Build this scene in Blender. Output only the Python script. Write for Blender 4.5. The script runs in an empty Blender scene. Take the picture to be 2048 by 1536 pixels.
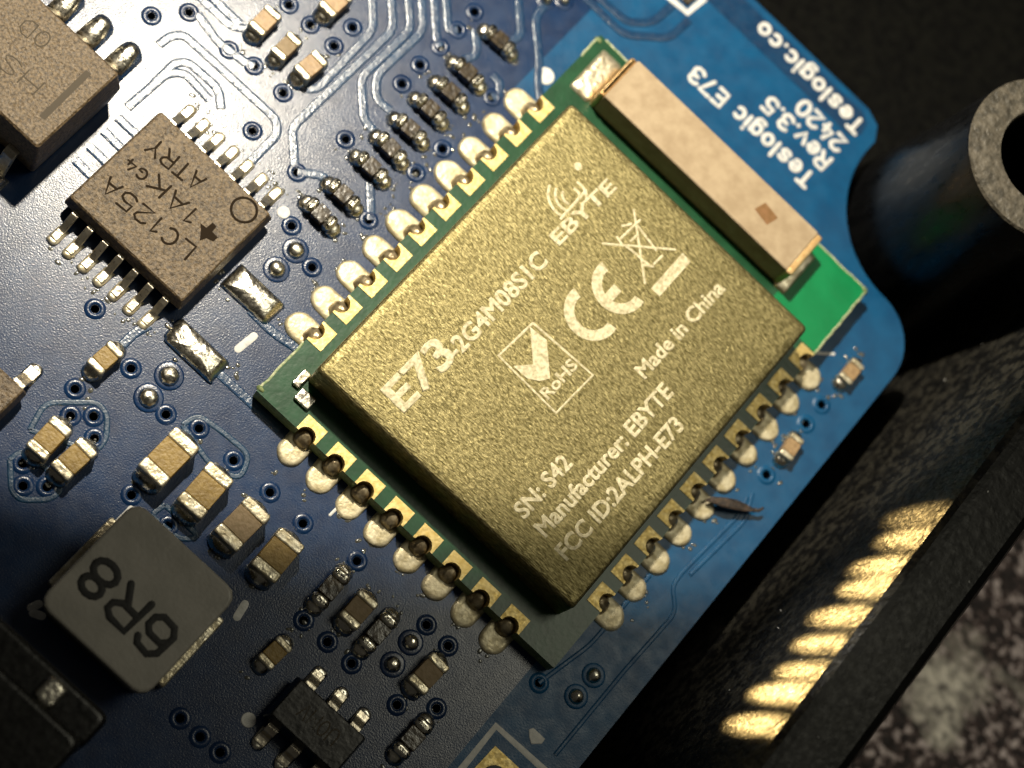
import bpy, bmesh, math, random
from mathutils import Vector, Matrix
from mathutils.geometry import delaunay_2d_cdt

# All lengths are millimetres. x runs across the radio module, y along it, z up from the top of the blue board.
random.seed(7)
R = math.radians
scene = bpy.context.scene
scene.unit_settings.system = 'METRIC'
scene.unit_settings.scale_length = 0.001
COL = scene.collection

# ------------------------------------------------------------------ camera
cam_data = bpy.data.cameras.new('camera')
cam = bpy.data.objects.new('camera', cam_data)
COL.objects.link(cam)
cam_data.sensor_width = 36.0
cam_data.lens = 71.775
cam_data.clip_start = 1.0
cam_data.clip_end = 600.0
right = Vector((0.7271838, 0.6223106, 0.2897122))
down = Vector((0.6843562, -0.6901236, -0.2353424))
fwd = Vector((0.0534812, 0.3694035, -0.9277288))
m = Matrix((right, -down, -fwd)).transposed().to_4x4()
m.translation = Vector((2.284934, -18.739355, 63.288130))
cam.matrix_world = m
cam_data.dof.use_dof = True
cam_data.dof.focus_distance = 64.5
cam_data.dof.aperture_fstop = 0.06     # lens and scene are both in millimetres here
scene.camera = cam

# ------------------------------------------------------------------ world and lamps
world = bpy.data.worlds.new('World')
scene.world = world
world.use_nodes = True
bg = world.node_tree.nodes['Background']
bg.inputs['Color'].default_value = (1.0, 0.93, 0.80, 1)
bg.inputs['Strength'].default_value = 0.025

LAMP = Vector((-17.2, 21.9, 45.0))
def spot(name, loc, target, energy, full_angle, blend, radius, color):
    d = bpy.data.lights.new(name, 'SPOT')
    d.energy = energy
    d.color = color
    d.spot_size = R(full_angle)
    d.spot_blend = blend
    d.shadow_soft_size = radius
    o = bpy.data.objects.new(name, d)
    COL.objects.link(o)
    o.location = loc
    o.rotation_euler = (Vector(target) - Vector(loc)).to_track_quat('-Z', 'Y').to_euler()
    return o
# hand torch above the far left corner; the edge of its beam crosses the board below the module
spot('torch_lamp', LAMP, LAMP + Vector((-0.1922, 0.3754, -0.9067)), 1.65e5, 121.735, 0.018, 1.2, (1.0, 0.90, 0.72))
# dim room light
ad = bpy.data.lights.new('room_lamp', 'AREA')
ad.shape = 'RECTANGLE'; ad.size = 32; ad.size_y = 32
ad.energy = 13500
ad.color = (1.0, 0.95, 0.74)
ao = bpy.data.objects.new('room_lamp', ad)
COL.objects.link(ao)
ao.location = (31, 39, 92)
ao.rotation_euler = (Vector((10, 2, 0)) - ao.location).to_track_quat('-Z', 'Y').to_euler()

# added narrow spot that only brightens the table
spot('table_fill', (75, 70, 60), (30.5, 20.5, -7), 8.5e4, 14.5, 0.6, 1.5, (1.0, 0.93, 0.80))

scene.render.engine = 'CYCLES'
scene.cycles.max_bounces = 6
scene.cycles.use_denoising = True
scene.cycles.sample_clamp_indirect = 4
scene.view_settings.view_transform = 'Standard'
scene.view_settings.look = 'None'
scene.view_settings.exposure = 0.12
scene.view_settings.gamma = 1.0

# ------------------------------------------------------------------ materials
def mat(name, c1, c2=None, scale=4.0, metallic=0.0, rough=0.5, rough2=None, bump=0.0, bscale=12.0,
        spec=0.5, detail=3.0, lo=0.35, hi=0.65, stretch=None, coat=0.0, bdetail=2.0):
    mt = bpy.data.materials.new(name)
    mt.use_nodes = True
    nt = mt.node_tree
    b = nt.nodes['Principled BSDF']
    b.inputs['Base Color'].default_value = (*c1, 1)
    b.inputs['Metallic'].default_value = metallic
    b.inputs['Roughness'].default_value = rough
    b.inputs['Specular IOR Level'].default_value = spec
    b.inputs['Coat Weight'].default_value = coat
    b.inputs['Coat Roughness'].default_value = 0.20
    geo = nt.nodes.new('ShaderNodeNewGeometry')
    vec = geo.outputs['Position']
    if stretch:
        mp = nt.nodes.new('ShaderNodeMapping')
        mp.inputs['Scale'].default_value = stretch
        nt.links.new(vec, mp.inputs['Vector'])
        vec = mp.outputs['Vector']
    def noise(s, d):
        n = nt.nodes.new('ShaderNodeTexNoise')
        n.inputs['Scale'].default_value = s
        n.inputs['Detail'].default_value = d
        nt.links.new(vec, n.inputs['Vector'])
        return n.outputs['Fac']
    def ramp(fac, a, b_, lo_, hi_):
        r_ = nt.nodes.new('ShaderNodeValToRGB')
        r_.color_ramp.elements[0].position = lo_
        r_.color_ramp.elements[1].position = hi_
        r_.color_ramp.elements[0].color = a
        r_.color_ramp.elements[1].color = b_
        nt.links.new(fac, r_.inputs['Fac'])
        return r_.outputs['Color']
    if c2 is not None:
        nt.links.new(ramp(noise(scale, detail), (*c1, 1), (*c2, 1), lo, hi), b.inputs['Base Color'])
    if rough2 is not None:
        nt.links.new(ramp(noise(scale * 1.7, detail), (rough,) * 3 + (1,), (rough2,) * 3 + (1,), lo, hi), b.inputs['Roughness'])
    if bump:
        bn = nt.nodes.new('ShaderNodeBump')
        bn.inputs['Strength'].default_value = 1.0
        bn.inputs['Distance'].default_value = bump
        nt.links.new(noise(bscale, bdetail), bn.inputs['Height'])
        nt.links.new(bn.outputs['Normal'], b.inputs['Normal'])
        nt.links.new(bn.outputs['Normal'], b.inputs['Coat Normal'])
    return mt

MASK = mat('blue_solder_mask', (0.002, 0.060, 0.160), (0.003, 0.080, 0.200), 1.2, rough=0.34, rough2=0.44, bump=0.008, bscale=14, spec=0.34)
TRACE = mat('blue_mask_over_copper', (0.002, 0.030, 0.090), (0.003, 0.042, 0.115), 2, rough=0.28, rough2=0.40, bump=0.014, bscale=12, spec=0.45, coat=0.65)
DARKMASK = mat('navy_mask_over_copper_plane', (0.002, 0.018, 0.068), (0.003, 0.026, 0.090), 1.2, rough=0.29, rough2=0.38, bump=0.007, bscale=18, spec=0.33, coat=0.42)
EDGE = mat('board_edge_laminate', (0.01, 0.016, 0.022), (0.03, 0.04, 0.03), 6, rough=0.7)
HOLE = mat('via_barrel', (0.004, 0.008, 0.02), rough=0.5)
POST = mat('glossy_post_plastic', (0.003, 0.0033, 0.004), (0.006, 0.0063, 0.007), 2.5, rough=0.24, rough2=0.42, bump=0.03, bscale=2.2, spec=0.4, bdetail=5, stretch=(1, 1, .35))
POUR = mat('blue_mask_over_pour', (0.002, 0.030, 0.078), (0.004, 0.044, 0.105), 2, rough=0.36, rough2=0.5, bump=0.016, bscale=11, spec=0.55, coat=0.1)
SILK = mat('white_silkscreen', (0.62, 0.62, 0.60), (0.78, 0.77, 0.74), 5, rough=0.6, bump=0.01)
GREEN = mat('green_solder_mask', (0.001, 0.19, 0.058), (0.002, 0.225, 0.072), 1.0, rough=0.34, bump=0.004, bscale=5, spec=0.3)
DARKGREEN = mat('green_mask_over_copper', (0.006, 0.050, 0.018), (0.010, 0.072, 0.028), 1.5, rough=0.34, bump=0.006, bscale=6, spec=0.4)
PALEFIB = mat('cut_glass_fibre', (0.22, 0.30, 0.14), (0.55, 0.56, 0.36), 6, rough=0.6, bump=0.03)
FR4 = mat('pale_green_laminate', (0.10, 0.16, 0.05), (0.24, 0.28, 0.12), 9, rough=0.6, bump=0.02, bscale=8)
GOLD = mat('gold_plating', (0.58, 0.43, 0.15), (0.70, 0.56, 0.26), 5, metallic=0.85, rough=0.45, rough2=0.6, bump=0.012, bscale=8)
PADTIN = mat('flat_tinned_pad', (0.46, 0.39, 0.23), (0.72, 0.65, 0.46), 3.4, metallic=0.45, rough=0.42, rough2=0.60, bump=0.035, bscale=4.5, detail=5)
SOLDER = mat('tin_solder', (0.52, 0.45, 0.30), (0.80, 0.74, 0.58), 3.2, metallic=0.75, rough=0.30, rough2=0.52, bump=0.040, bscale=5)
SHINY = mat('shiny_solder', (0.60, 0.57, 0.48), (0.74, 0.70, 0.60), 4, metallic=1.0, rough=0.20, rough2=0.34, bump=0.03, bscale=5)
FLUX = mat('dull_solder_fillet', (0.17, 0.13, 0.075), (0.44, 0.37, 0.24), 5, metallic=0.6, rough=0.36, bump=0.03, bscale=6)
SHIELD = mat('nickel_shield_can', (0.142, 0.118, 0.046), (0.385, 0.330, 0.158), 12, metallic=0.88, rough=0.42, rough2=0.54, bump=0.034, bscale=13.0, detail=6, lo=0.36, hi=0.66, bdetail=6, stretch=(0.45, 1.35, 1))
MARK = mat('laser_mark', (0.42, 0.36, 0.20), (0.80, 0.72, 0.48), 8, metallic=0.0, rough=0.6, bump=0.03, bscale=9, detail=5, lo=0.30, hi=0.60)
EPOXY = mat('mould_compound', (0.055, 0.037, 0.019), (0.200, 0.142, 0.078), 10, rough=0.36, rough2=0.5, bump=0.060, bscale=11, spec=0.55, bdetail=6, detail=6)
FAINT = mat('faint_marking', (0.050, 0.036, 0.018), rough=0.7)
INK = mat('dark_marking', (0.020, 0.013, 0.007), rough=0.9, spec=0.15)
BLACKINK = mat('black_marking', (0.006, 0.006, 0.006), rough=0.6, bump=0.01)
LEAD = mat('tinned_lead', (0.55, 0.49, 0.38), (0.70, 0.64, 0.52), 5, metallic=0.95, rough=0.26, rough2=0.40, bump=0.02, bscale=6)
CERAMIC = mat('tan_capacitor', (0.23, 0.145, 0.030), (0.33, 0.22, 0.060), 5, rough=0.5, bump=0.025, bscale=9, detail=5)
DULLCER = mat('grey_brown_capacitor', (0.22, 0.155, 0.075), (0.28, 0.20, 0.11), 6, rough=0.6, bump=0.02, bscale=8)
PALECER = mat('pale_capacitor', (0.30, 0.19, 0.09), (0.42, 0.28, 0.14), 6, rough=0.5, bump=0.02, bscale=8)
RESBODY = mat('resistor_glaze', (0.022, 0.016, 0.010), (0.06, 0.042, 0.02), 5, rough=0.25, bump=0.02, bscale=5, spec=0.6)
ANT = mat('beige_antenna_ceramic', (0.37, 0.275, 0.170), (0.46, 0.355, 0.230), 2.2, rough=0.75, bump=0.014, bscale=8, detail=6)
COPPERY = mat('brass_terminal', (0.72, 0.44, 0.18), (0.85, 0.60, 0.30), 5, metallic=0.8, rough=0.4, bump=0.02)
BROWN = mat('brown_dot', (0.20, 0.10, 0.03), (0.26, 0.13, 0.05), 5, rough=0.7)
INDTOP = mat('grey_inductor_resin', (0.30, 0.285, 0.25), (0.36, 0.34, 0.30), 1.1, rough=0.42, rough2=0.55, bump=0.010, bscale=7, detail=6)
INDSIDE = mat('inductor_side', (0.03, 0.026, 0.018), (0.09, 0.075, 0.035), 4, rough=0.6, bump=0.02)
BLACK = mat('black_plastic', (0.004, 0.004, 0.004), (0.007, 0.007, 0.006), 3, rough=0.26, rough2=0.36, bump=0.012, bscale=4, spec=0.45)
CASE = mat('black_case_plastic', (0.003, 0.003, 0.003), (0.006, 0.006, 0.005), 2.5, rough=0.30, rough2=0.42, bump=0.02, bscale=3.2, spec=0.13, bdetail=4)
RIM = mat('sawn_post_rim', (0.045, 0.040, 0.030), (0.12, 0.105, 0.08), 3.5, rough=0.5, bump=0.10, bscale=4, bdetail=4)
WOOD = mat('dark_splinter', (0.008, 0.005, 0.004), (0.09, 0.06, 0.04), 2.2, rough=0.4, bump=0.03, stretch=(3, 3, 3))
WALL = mat('scuffed_case_plastic', (0.007, 0.007, 0.007), (0.034, 0.032, 0.026), 2.6, rough=0.36, rough2=0.6, bump=0.10, bscale=4.5, spec=0.22, bdetail=6, detail=6, lo=0.46, hi=0.58)
RESIN = mat('flux_resin', (0.07, 0.07, 0.06), rough=0.16, spec=0.9)

# ------------------------------------------------------------------ helpers
def link(name, me, mats, parent=None, loc=None, rz=0.0):
    if not isinstance(mats, (list, tuple)):
        mats = [mats]
    if len(me.materials) == 0:
        for x in mats:
            me.materials.append(x)
    o = bpy.data.objects.new(name, me)
    COL.objects.link(o)
    if parent is not None:
        o.parent = parent
    if loc is not None:
        o.location = loc
    if rz:
        o.rotation_euler = (0, 0, rz)
    return o

def mesh(bm, name, smooth=False):
    me = bpy.data.meshes.new(name)
    bmesh.ops.recalc_face_normals(bm, faces=bm.faces[:])
    bm.to_mesh(me)
    bm.free()
    if smooth:
        me.polygons.foreach_set('use_smooth', [True] * len(me.polygons))
    return me

def thing(name, label, cat, loc=(0, 0, 0), rz=0.0, group=None):
    o = bpy.data.objects.new(name, None)
    o.empty_display_size = 0.5
    COL.objects.link(o)
    o.location = loc
    o.rotation_euler = (0, 0, rz)
    o['label'] = label
    o['category'] = cat
    if group:
        o['group'] = group
    return o

def loft(rings, cap0=True, cap1=True):
    bm = bmesh.new()
    rows = [[bm.verts.new(v) for v in r_] for r_ in rings]
    n = len(rows[0])
    for a, b in zip(rows, rows[1:]):
        for i in range(n):
            j = (i + 1) % n
            bm.faces.new((a[i], a[j], b[j], b[i]))
    if cap0:
        bm.faces.new(rows[0])
    if cap1:
        bm.faces.new(rows[-1])
    return bm

def rect(x0, x1, y0, y1, z, r=0.0, seg=3):
    if r <= 0:
        return [(x0, y0, z), (x1, y0, z), (x1, y1, z), (x0, y1, z)]
    pts = []
    for cx, cy, a0 in ((x1 - r, y0 + r, -90), (x1 - r, y1 - r, 0), (x0 + r, y1 - r, 90), (x0 + r, y0 + r, 180)):
        for k in range(seg + 1):
            a = R(a0 + 90 * k / seg)
            pts.append((cx + r * math.cos(a), cy + r * math.sin(a), z))
    return pts

def slab(name, x0, x1, y0, y1, z0, z1, mats, parent=None, r=0.0, bevel=0.03, loc=None, rz=0.0):
    b = bevel
    rr = max(r, b * 1.2)
    rings = [rect(x0, x1, y0, y1, z0, rr), rect(x0, x1, y0, y1, z1 - b, rr)]
    for k in range(1, 5):
        o_ = b * (1 - math.cos(R(22.5 * k)))
        rings.append(rect(x0 + o_, x1 - o_, y0 + o_, y1 - o_, z1 - b + b * math.sin(R(22.5 * k)), max(rr - o_ * .4, .005)))
    return link(name, mesh(loft(rings), name), mats, parent, loc, rz)

def drafted(name, x0, x1, y0, y1, z0, zm, z1, d, mats, parent, r=0.12, bevel=0.06):
    rings = [rect(x0 + d, x1 - d, y0 + d, y1 - d, z0, r), rect(x0, x1, y0, y1, zm - .04, r), rect(x0, x1, y0, y1, zm + .04, r),
             rect(x0 + d, x1 - d, y0 + d, y1 - d, z1 - bevel, r),
             rect(x0 + d + bevel, x1 - d - bevel, y0 + d + bevel, y1 - d - bevel, z1, r)]
    me = mesh(loft(rings), name)
    o = link(name, me, mats, parent)
    if len(me.materials) > 1:
        for p_ in me.polygons:
            if p_.normal.z > 0.5:
                p_.material_index = 1
    return o

def dome(name, outline, z0, h, mats, parent=None, rings=5, flat=0.0, loc=None, rz=0.0, peak=None, me=None):
    """mound of solder over an outline, its top profile a quarter ellipse"""
    if me is None:
        n = len(outline)
        cx = sum(p_[0] for p_ in outline) / n
        cy = sum(p_[1] for p_ in outline) / n
        tx, ty = peak if peak else (cx, cy)
        rr = []
        rr.append([(x, y, z0) for x, y in outline])
        for k in range(rings + 1):
            t = k / rings * (1 - flat) * 0.985
            zz = z0 + h * math.sqrt(max(0, 1 - (1 - k / rings) ** 2)) * 0.85 + h * .15
            rr.append([(x + (tx - x) * t, y + (ty - y) * t, zz) for x, y in outline])
        me = mesh(loft(rr), name, smooth=True)
    return link(name, me, mats, parent, loc, rz)

def ellipse(cx, cy, rx, ry, n=20):
    return [(cx + rx * math.cos(2 * math.pi * i / n), cy + ry * math.sin(2 * math.pi * i / n)) for i in range(n)]

def wobble(pts, amt):
    n = len(pts)
    cx = sum(p_[0] for p_ in pts) / n
    cy = sum(p_[1] for p_ in pts) / n
    a, b, c = random.uniform(0, 6), random.uniform(0, 6), random.uniform(0, 6)
    out = []
    for i, (x, y) in enumerate(pts):
        t = 2 * math.pi * i / n
        f = 1 + amt * (math.sin(2 * t + a) + .6 * math.sin(3 * t + b) + .5 * math.sin(5 * t + c))
        out.append((cx + (x - cx) * f, cy + (y - cy) * f))
    return out

def ribbon(pts, w, h, z=0.0, slope=0.5):
    """raised strip along a polyline with sloping flanks"""
    pts = [Vector(p_[:2]) for p_ in pts]
    # round the corners
    sm = [pts[0]]
    for i in range(1, len(pts) - 1):
        a, b, c = pts[i - 1], pts[i], pts[i + 1]
        r_ = min(0.35, (a - b).length * .45, (c - b).length * .45)
        p0 = b + (a - b).normalized() * r_
        p2 = b + (c - b).normalized() * r_
        for k in range(5):
            t = k / 4
            sm.append(p0 * (1 - t) ** 2 + b * 2 * t * (1 - t) + p2 * t * t)
    sm.append(pts[-1])
    rings = []
    for i, p_ in enumerate(sm):
        d = (sm[min(i + 1, len(sm) - 1)] - sm[max(i - 1, 0)]).normalized()
        nrm = Vector((-d.y, d.x))
        o = w / 2
        prof = [(-o - h * slope * 2, -0.004), (-o, h * .8), (-o * .6, h), (o * .6, h), (o, h * .8), (o + h * slope * 2, -0.004)]
        rings.append([(p_.x + nrm.x * u, p_.y + nrm.y * u, z + v) for u, v in prof])
    return loft(rings)

def tube_mesh(strokes, w, flat, name):
    """rounded strokes (pen lettering) flattened on to z = 0"""
    cu = bpy.data.curves.new(name, 'CURVE')
    cu.dimensions = '3D'
    cu.bevel_depth = w / 2
    cu.bevel_resolution = 2
    cu.use_fill_caps = True
    for s in strokes:
        sp = cu.splines.new('POLY')
        sp.points.add(len(s) - 1)
        for q, (x, y) in zip(sp.points, s):
            q.co = (x, y, 0, 1)
    o = bpy.data.objects.new(name, cu)
    me = bpy.data.meshes.new_from_object(o)
    me.name = name
    bpy.data.objects.remove(o)
    bpy.data.curves.remove(cu)
    bm = bmesh.new()
    bm.from_mesh(me)
    # round pen ends
    for s in strokes:
        for x, y in (s[0], s[-1]):
            bmesh.ops.create_uvsphere(bm, u_segments=8, v_segments=4, radius=w / 2, matrix=Matrix.Translation((x, y, 0)))
    bmesh.ops.delete(bm, geom=[v for v in bm.verts if v.co.z < -w * 0.3], context='VERTS')
    for v in bm.verts:
        v.co.z = max(v.co.z, 0.0) * flat
    bm.to_mesh(me)
    bm.free()
    me.polygons.foreach_set('use_smooth', [True] * len(me.polygons))
    me.materials.clear()
    return me

def arc(cx, cy, rx, ry, a0, a1, n=12):
    return [(cx + rx * math.cos(R(a0 + (a1 - a0) * i / n)), cy + ry * math.sin(R(a0 + (a1 - a0) * i / n))) for i in range(n + 1)]

GLYPH = {
    'T': (4, [[(0, 6), (4, 6)], [(2, 6), (2, 0)]]),
    'e': (4, [[(.3, 2.1), (3.7, 2.1)] + arc(2, 2, 1.8, 2, 10, 310)]),
    's': (3.8, [[(3.5, 3.4), (2.7, 4), (1.2, 4), (.4, 3.2), (.9, 2.3), (2.9, 1.7), (3.5, .9), (2.7, 0), (1.0, 0), (.3, .7)]]),
    'l': (1.2, [[(.6, 6), (.6, 0)]]),
    'o': (4, [arc(2, 2, 1.8, 2, 0, 360, 16)]),
    'g': (4, [arc(2, 2, 1.7, 2, 0, 360, 14), [(3.8, 4), (3.8, -.9), (3, -2), (1.1, -2), (.5, -1.5)]]),
    'i': (1.2, [[(.6, 4), (.6, 0)], [(.6, 5.7), (.6, 5.8)]]),
    'c': (3.8, [arc(2, 2, 1.8, 2, 50, 310)]),
    'E': (4, [[(3.8, 6), (0, 6), (0, 0), (3.8, 0)], [(0, 3), (3, 3)]]),
    '7': (4, [[(0, 6), (4, 6), (1.3, 0)]]),
    '3': (4, [[(.2, 5.4), (1.2, 6), (2.8, 6), (3.8, 5.2), (3.8, 4), (2.8, 3.2), (1.5, 3.2)], [(2.8, 3.2), (3.9, 2.3), (3.9, 1), (2.9, 0), (1.1, 0), (.1, .8)]]),
    'R': (4, [[(0, 0), (0, 6), (2.8, 6), (3.9, 5.2), (3.9, 4), (2.8, 3), (0, 3)], [(2, 3), (4, 0)]]),
    'v': (3.8, [[(0, 4), (1.9, 0), (3.8, 4)]]),
    '.': (1, [[(.5, .2), (.5, .3)]]),
    '5': (4, [[(3.8, 6), (.4, 6), (.2, 3.4), (2.6, 3.6), (3.9, 2.6), (3.9, 1), (2.8, 0), (1, 0), (.1, .8)]]),
    '2': (4, [[(.2, 5), (1.2, 6), (2.9, 6), (3.9, 5), (3.7, 3.8), (.1, 0), (4, 0)]]),
    '4': (4, [[(2.9, 0), (2.9, 3.6)], [(1.6, 6), (.1, 1.8), (4, 1.8)]]),
    '0': (4, [arc(2, 3, 1.9, 3, 0, 360, 18)]),
    '6': (4, [[(3.8, 4.9), (3.2, 5.8), (1.2, 6), (.2, 4.8), (.1, 1.3), (1, .1), (3, 0), (3.9, 1), (3.9, 2.5), (3, 3.4), (1, 3.4), (.2, 2.5)]]),
    '8': (4, [arc(2, 4.6, 1.6, 1.4, 0, 360, 12), arc(2, 1.6, 1.9, 1.6, 0, 360, 12)]),
    'L': (3.4, [[(0, 6), (0, 0), (3.4, 0)]]),
    'C': (4, [arc(2.1, 3, 2, 3, 50, 310)]),
    '1': (2, [[(0, 4.8), (1.4, 6), (1.4, 0)]]),
    'A': (4, [[(0, 0), (2, 6), (4, 0)], [(.7, 2), (3.3, 2)]]),
    'K': (3.8, [[(0, 0), (0, 6)], [(3.8, 6), (.2, 2.6)], [(1.3, 3.6), (3.8, 0)]]),
    'G': (4, [arc(2.1, 3, 2, 3, 50, 340) + [(2.4, 2.2)]]),
    'Y': (4, [[(0, 6), (2, 3), (4, 6)], [(2, 3), (2, 0)]]),
    'H': (4, [[(0, 0), (0, 6)], [(4, 0), (4, 6)], [(0, 3), (4, 3)]]),
    'S': (4, [[(3.8, 5.2), (2.8, 6), (1.2, 6), (.2, 5), (.6, 3.7), (3.3, 2.5), (3.9, 1.2), (2.9, 0), (1, 0), (.1, .8)]]),
    'D': (4, [[(0, 0), (0, 6), (2.2, 6), (3.8, 4.4), (3.8, 1.6), (2.2, 0), (0, 0)]]),
    'O': (4, [arc(2, 3, 1.9, 3, 0, 360, 18)]),
    'U': (4, [[(0, 6), (0, 1.4), (1, 0), (3, 0), (4, 1.4), (4, 6)]]),
    'M': (4.4, [[(0, 0), (0, 6), (2.2, 2), (4.4, 6), (4.4, 0)]]),
    'V': (4, [[(0, 6), (2, 0), (4, 6)]]),
    ' ': (2.2, []),
}

def pen_text(name, body, a, b, height, w, z, mt, parent, thick=0.03, gap=1.5):
    """pen lettering whose first and last letters are centred on a and b"""
    x = 0.0
    strokes, centres = [], []
    for ch in body:
        wd, ss = GLYPH[ch]
        centres.append(x + wd / 2)
        strokes += [[(x + px_, py_) for px_, py_ in s] for s in ss]
        x += wd + gap
    a, b = Vector(a[:2]), Vector(b[:2])
    d = b - a
    sx = d.length / (centres[-1] - centres[0])
    sy = height / 6
    st = [[((px_ - centres[0]) * sx, (py_ - 3) * sy) for px_, py_ in s] for s in strokes]
    me = tube_mesh(st, w, thick / (w / 2), name)
    if ' ' in body:
        return by_words(name, me, (2 * gap + 1.0) * sx - w, mt, parent, (a.x, a.y, z), math.atan2(d.y, d.x))
    return link(name, me, mt, parent, (a.x, a.y, z), math.atan2(d.y, d.x))

def pen_strokes(name, strokes, w, z, mt, parent, thick=0.02):
    st = [[(p_[0], p_[1]) for p_ in s] for s in strokes]
    return link(name, tube_mesh(st, w, thick / (w / 2), name), mt, parent, (0, 0, z))

def by_words(name, me, gap, mt, parent, loc, rz):
    """one object for each word of a line of lettering"""
    bm = bmesh.new()
    bm.from_mesh(me)
    bm.verts.ensure_lookup_table()
    seen, isl = set(), []
    for v in bm.verts:
        if v.index in seen:
            continue
        st, got = [v], []
        seen.add(v.index)
        while st:
            q = st.pop()
            got.append(q)
            for e in q.link_edges:
                w = e.other_vert(q)
                if w.index not in seen:
                    seen.add(w.index)
                    st.append(w)
        isl.append((min(q.co.x for q in got), max(q.co.x for q in got), [q.index for q in got]))
    isl.sort(key=lambda a: a[0])
    words, end = [], -1e9
    for a, b_, ids in isl:
        if a - end > gap:
            words.append([])
        words[-1] += ids
        end = max(end, b_)
    bm.free()
    out = []
    for ids in words:
        keep = set(ids)
        b2 = bmesh.new()
        b2.from_mesh(me)
        b2.verts.ensure_lookup_table()
        bmesh.ops.delete(b2, geom=[v for v in b2.verts if v.index not in keep], context='VERTS')
        m2 = bpy.data.meshes.new(name)
        b2.to_mesh(m2)
        b2.free()
        out.append(link(name, m2, mt, parent, loc, rz))
    return out

def print_text(name, body, a, b, height, z, mt, parent, thick=0.012, bold=0.0):
    """solid lettering stretched from a to b along its centre line"""
    cu = bpy.data.curves.new(name, 'FONT')
    cu.body = body
    cu.size = 1.0
    cu.offset = 0.0
    cu.extrude = 0.02
    cu.bevel_depth = bold
    cu.bevel_resolution = 0
    cu.resolution_u = 3
    o = bpy.data.objects.new(name, cu)
    COL.objects.link(o)
    bpy.context.view_layer.update()
    me = bpy.data.meshes.new_from_object(o)
    bpy.data.objects.remove(o)
    bpy.data.curves.remove(cu)
    me.name = name
    xs = [v.co.x for v in me.vertices]
    x0, x1 = min(xs), max(xs)
    zs = [v.co.z for v in me.vertices]
    zmin, zmax = min(zs), max(zs)
    a, b = Vector(a[:2]), Vector(b[:2])
    d = b - a
    sx = d.length / (x1 - x0)
    sy = height / 0.70
    bm = bmesh.new()
    bm.from_mesh(me)
    for v in bm.verts:
        v.co = ((v.co.x - x0) * sx, (v.co.y - 0.35) * sy, (v.co.z - zmin) / (zmax - zmin) * thick)
    bmesh.ops.remove_doubles(bm, verts=bm.verts[:], dist=1e-5)
    bmesh.ops.recalc_face_normals(bm, faces=bm.faces[:])
    bm.to_mesh(me)
    bm.free()
    me.materials.clear()
    if ' ' in body:
        return by_words(name, me, 0.17 * sx, mt, parent, (a.x, a.y, z), math.atan2(d.y, d.x))
    return link(name, me, mt, parent, (a.x, a.y, z), math.atan2(d.y, d.x))

def plate(name, pts, z, h, mt, parent):
    pts = [(p_[0], p_[1]) for p_ in pts]
    bm = loft([[(x, y, z) for x, y in pts], [(x, y, z + h) for x, y in pts]])
    return link(name, mesh(bm, name), mt, parent)

# ------------------------------------------------------------------ setting: table
bm = bmesh.new()
vs = [bm.verts.new(v) for v in ((-120, -120, -7), (160, -120, -7), (160, 160, -7), (-120, 160, -7))]
bm.faces.new(vs)
tm = bpy.data.materials.new('speckled_brown_cloth')
tm.use_nodes = True
nt = tm.node_tree
b = nt.nodes['Principled BSDF']
geo = nt.nodes.new('ShaderNodeNewGeometry')
def tnoise(kind, s, d=3):
    n = nt.nodes.new(kind)
    n.inputs['Scale'].default_value = s
    if 'Detail' in n.inputs:
        n.inputs['Detail'].default_value = d
    nt.links.new(geo.outputs['Position'], n.inputs['Vector'])
    return n
def tramp(sock, stops):
    r_ = nt.nodes.new('ShaderNodeValToRGB')
    els = r_.color_ramp.elements
    els[0].position, els[0].color = stops[0]
    els[1].position, els[1].color = stops[-1]
    for ps, cl in stops[1:-1]:
        e = els.new(ps); e.color = cl
    nt.links.new(sock, r_.inputs['Fac'])
    return r_.outputs['Color']
fine = tramp(tnoise('ShaderNodeTexNoise', 3.2, 4).outputs['Fac'], [(0.42, (0.010, 0.005, 0.004, 1)), (0.53, (0.075, 0.045, 0.038, 1)), (0.64, (0.55, 0.47, 0.44, 1))])
patchf = tramp(tnoise('ShaderNodeTexNoise', 0.23, 3).outputs['Fac'], [(0.56, (0, 0, 0, 1)), (0.66, (1, 1, 1, 1))])
pale = tramp(tnoise('ShaderNodeTexNoise', 2.4, 3).outputs['Fac'], [(0.3, (0.10, 0.09, 0.08, 1)), (0.6, (0.75, 0.70, 0.58, 1))])
mx = nt.nodes.new('ShaderNodeMix')
mx.data_type = 'RGBA'
nt.links.new(patchf, mx.inputs[0])
nt.links.new(fine, mx.inputs[6])
nt.links.new(pale, mx.inputs[7])
nt.links.new(mx.outputs[2], b.inputs['Base Color'])
b.inputs['Roughness'].default_value = 0.75
bn = nt.nodes.new('ShaderNodeBump')
bn.inputs['Distance'].default_value = 0.25
nt.links.new(tnoise('ShaderNodeTexNoise', 2.6, 4).outputs['Fac'], bn.inputs['Height'])
nt.links.new(bn.outputs['Normal'], b.inputs['Normal'])
table = link('table', mesh(bm, 'table'), tm)
table['kind'] = 'structure'
table['label'] = 'dark brown speckled surface with pale flecks beyond the case wall'

# ------------------------------------------------------------------ black case
case = thing('plastic_case', 'black plastic enclosure around the board with tall side wall and hollow screw post', 'enclosure', (18, 10, -7))
def in_case(v): return (v[0] - 18, v[1] - 10, v[2] + 7)
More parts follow.
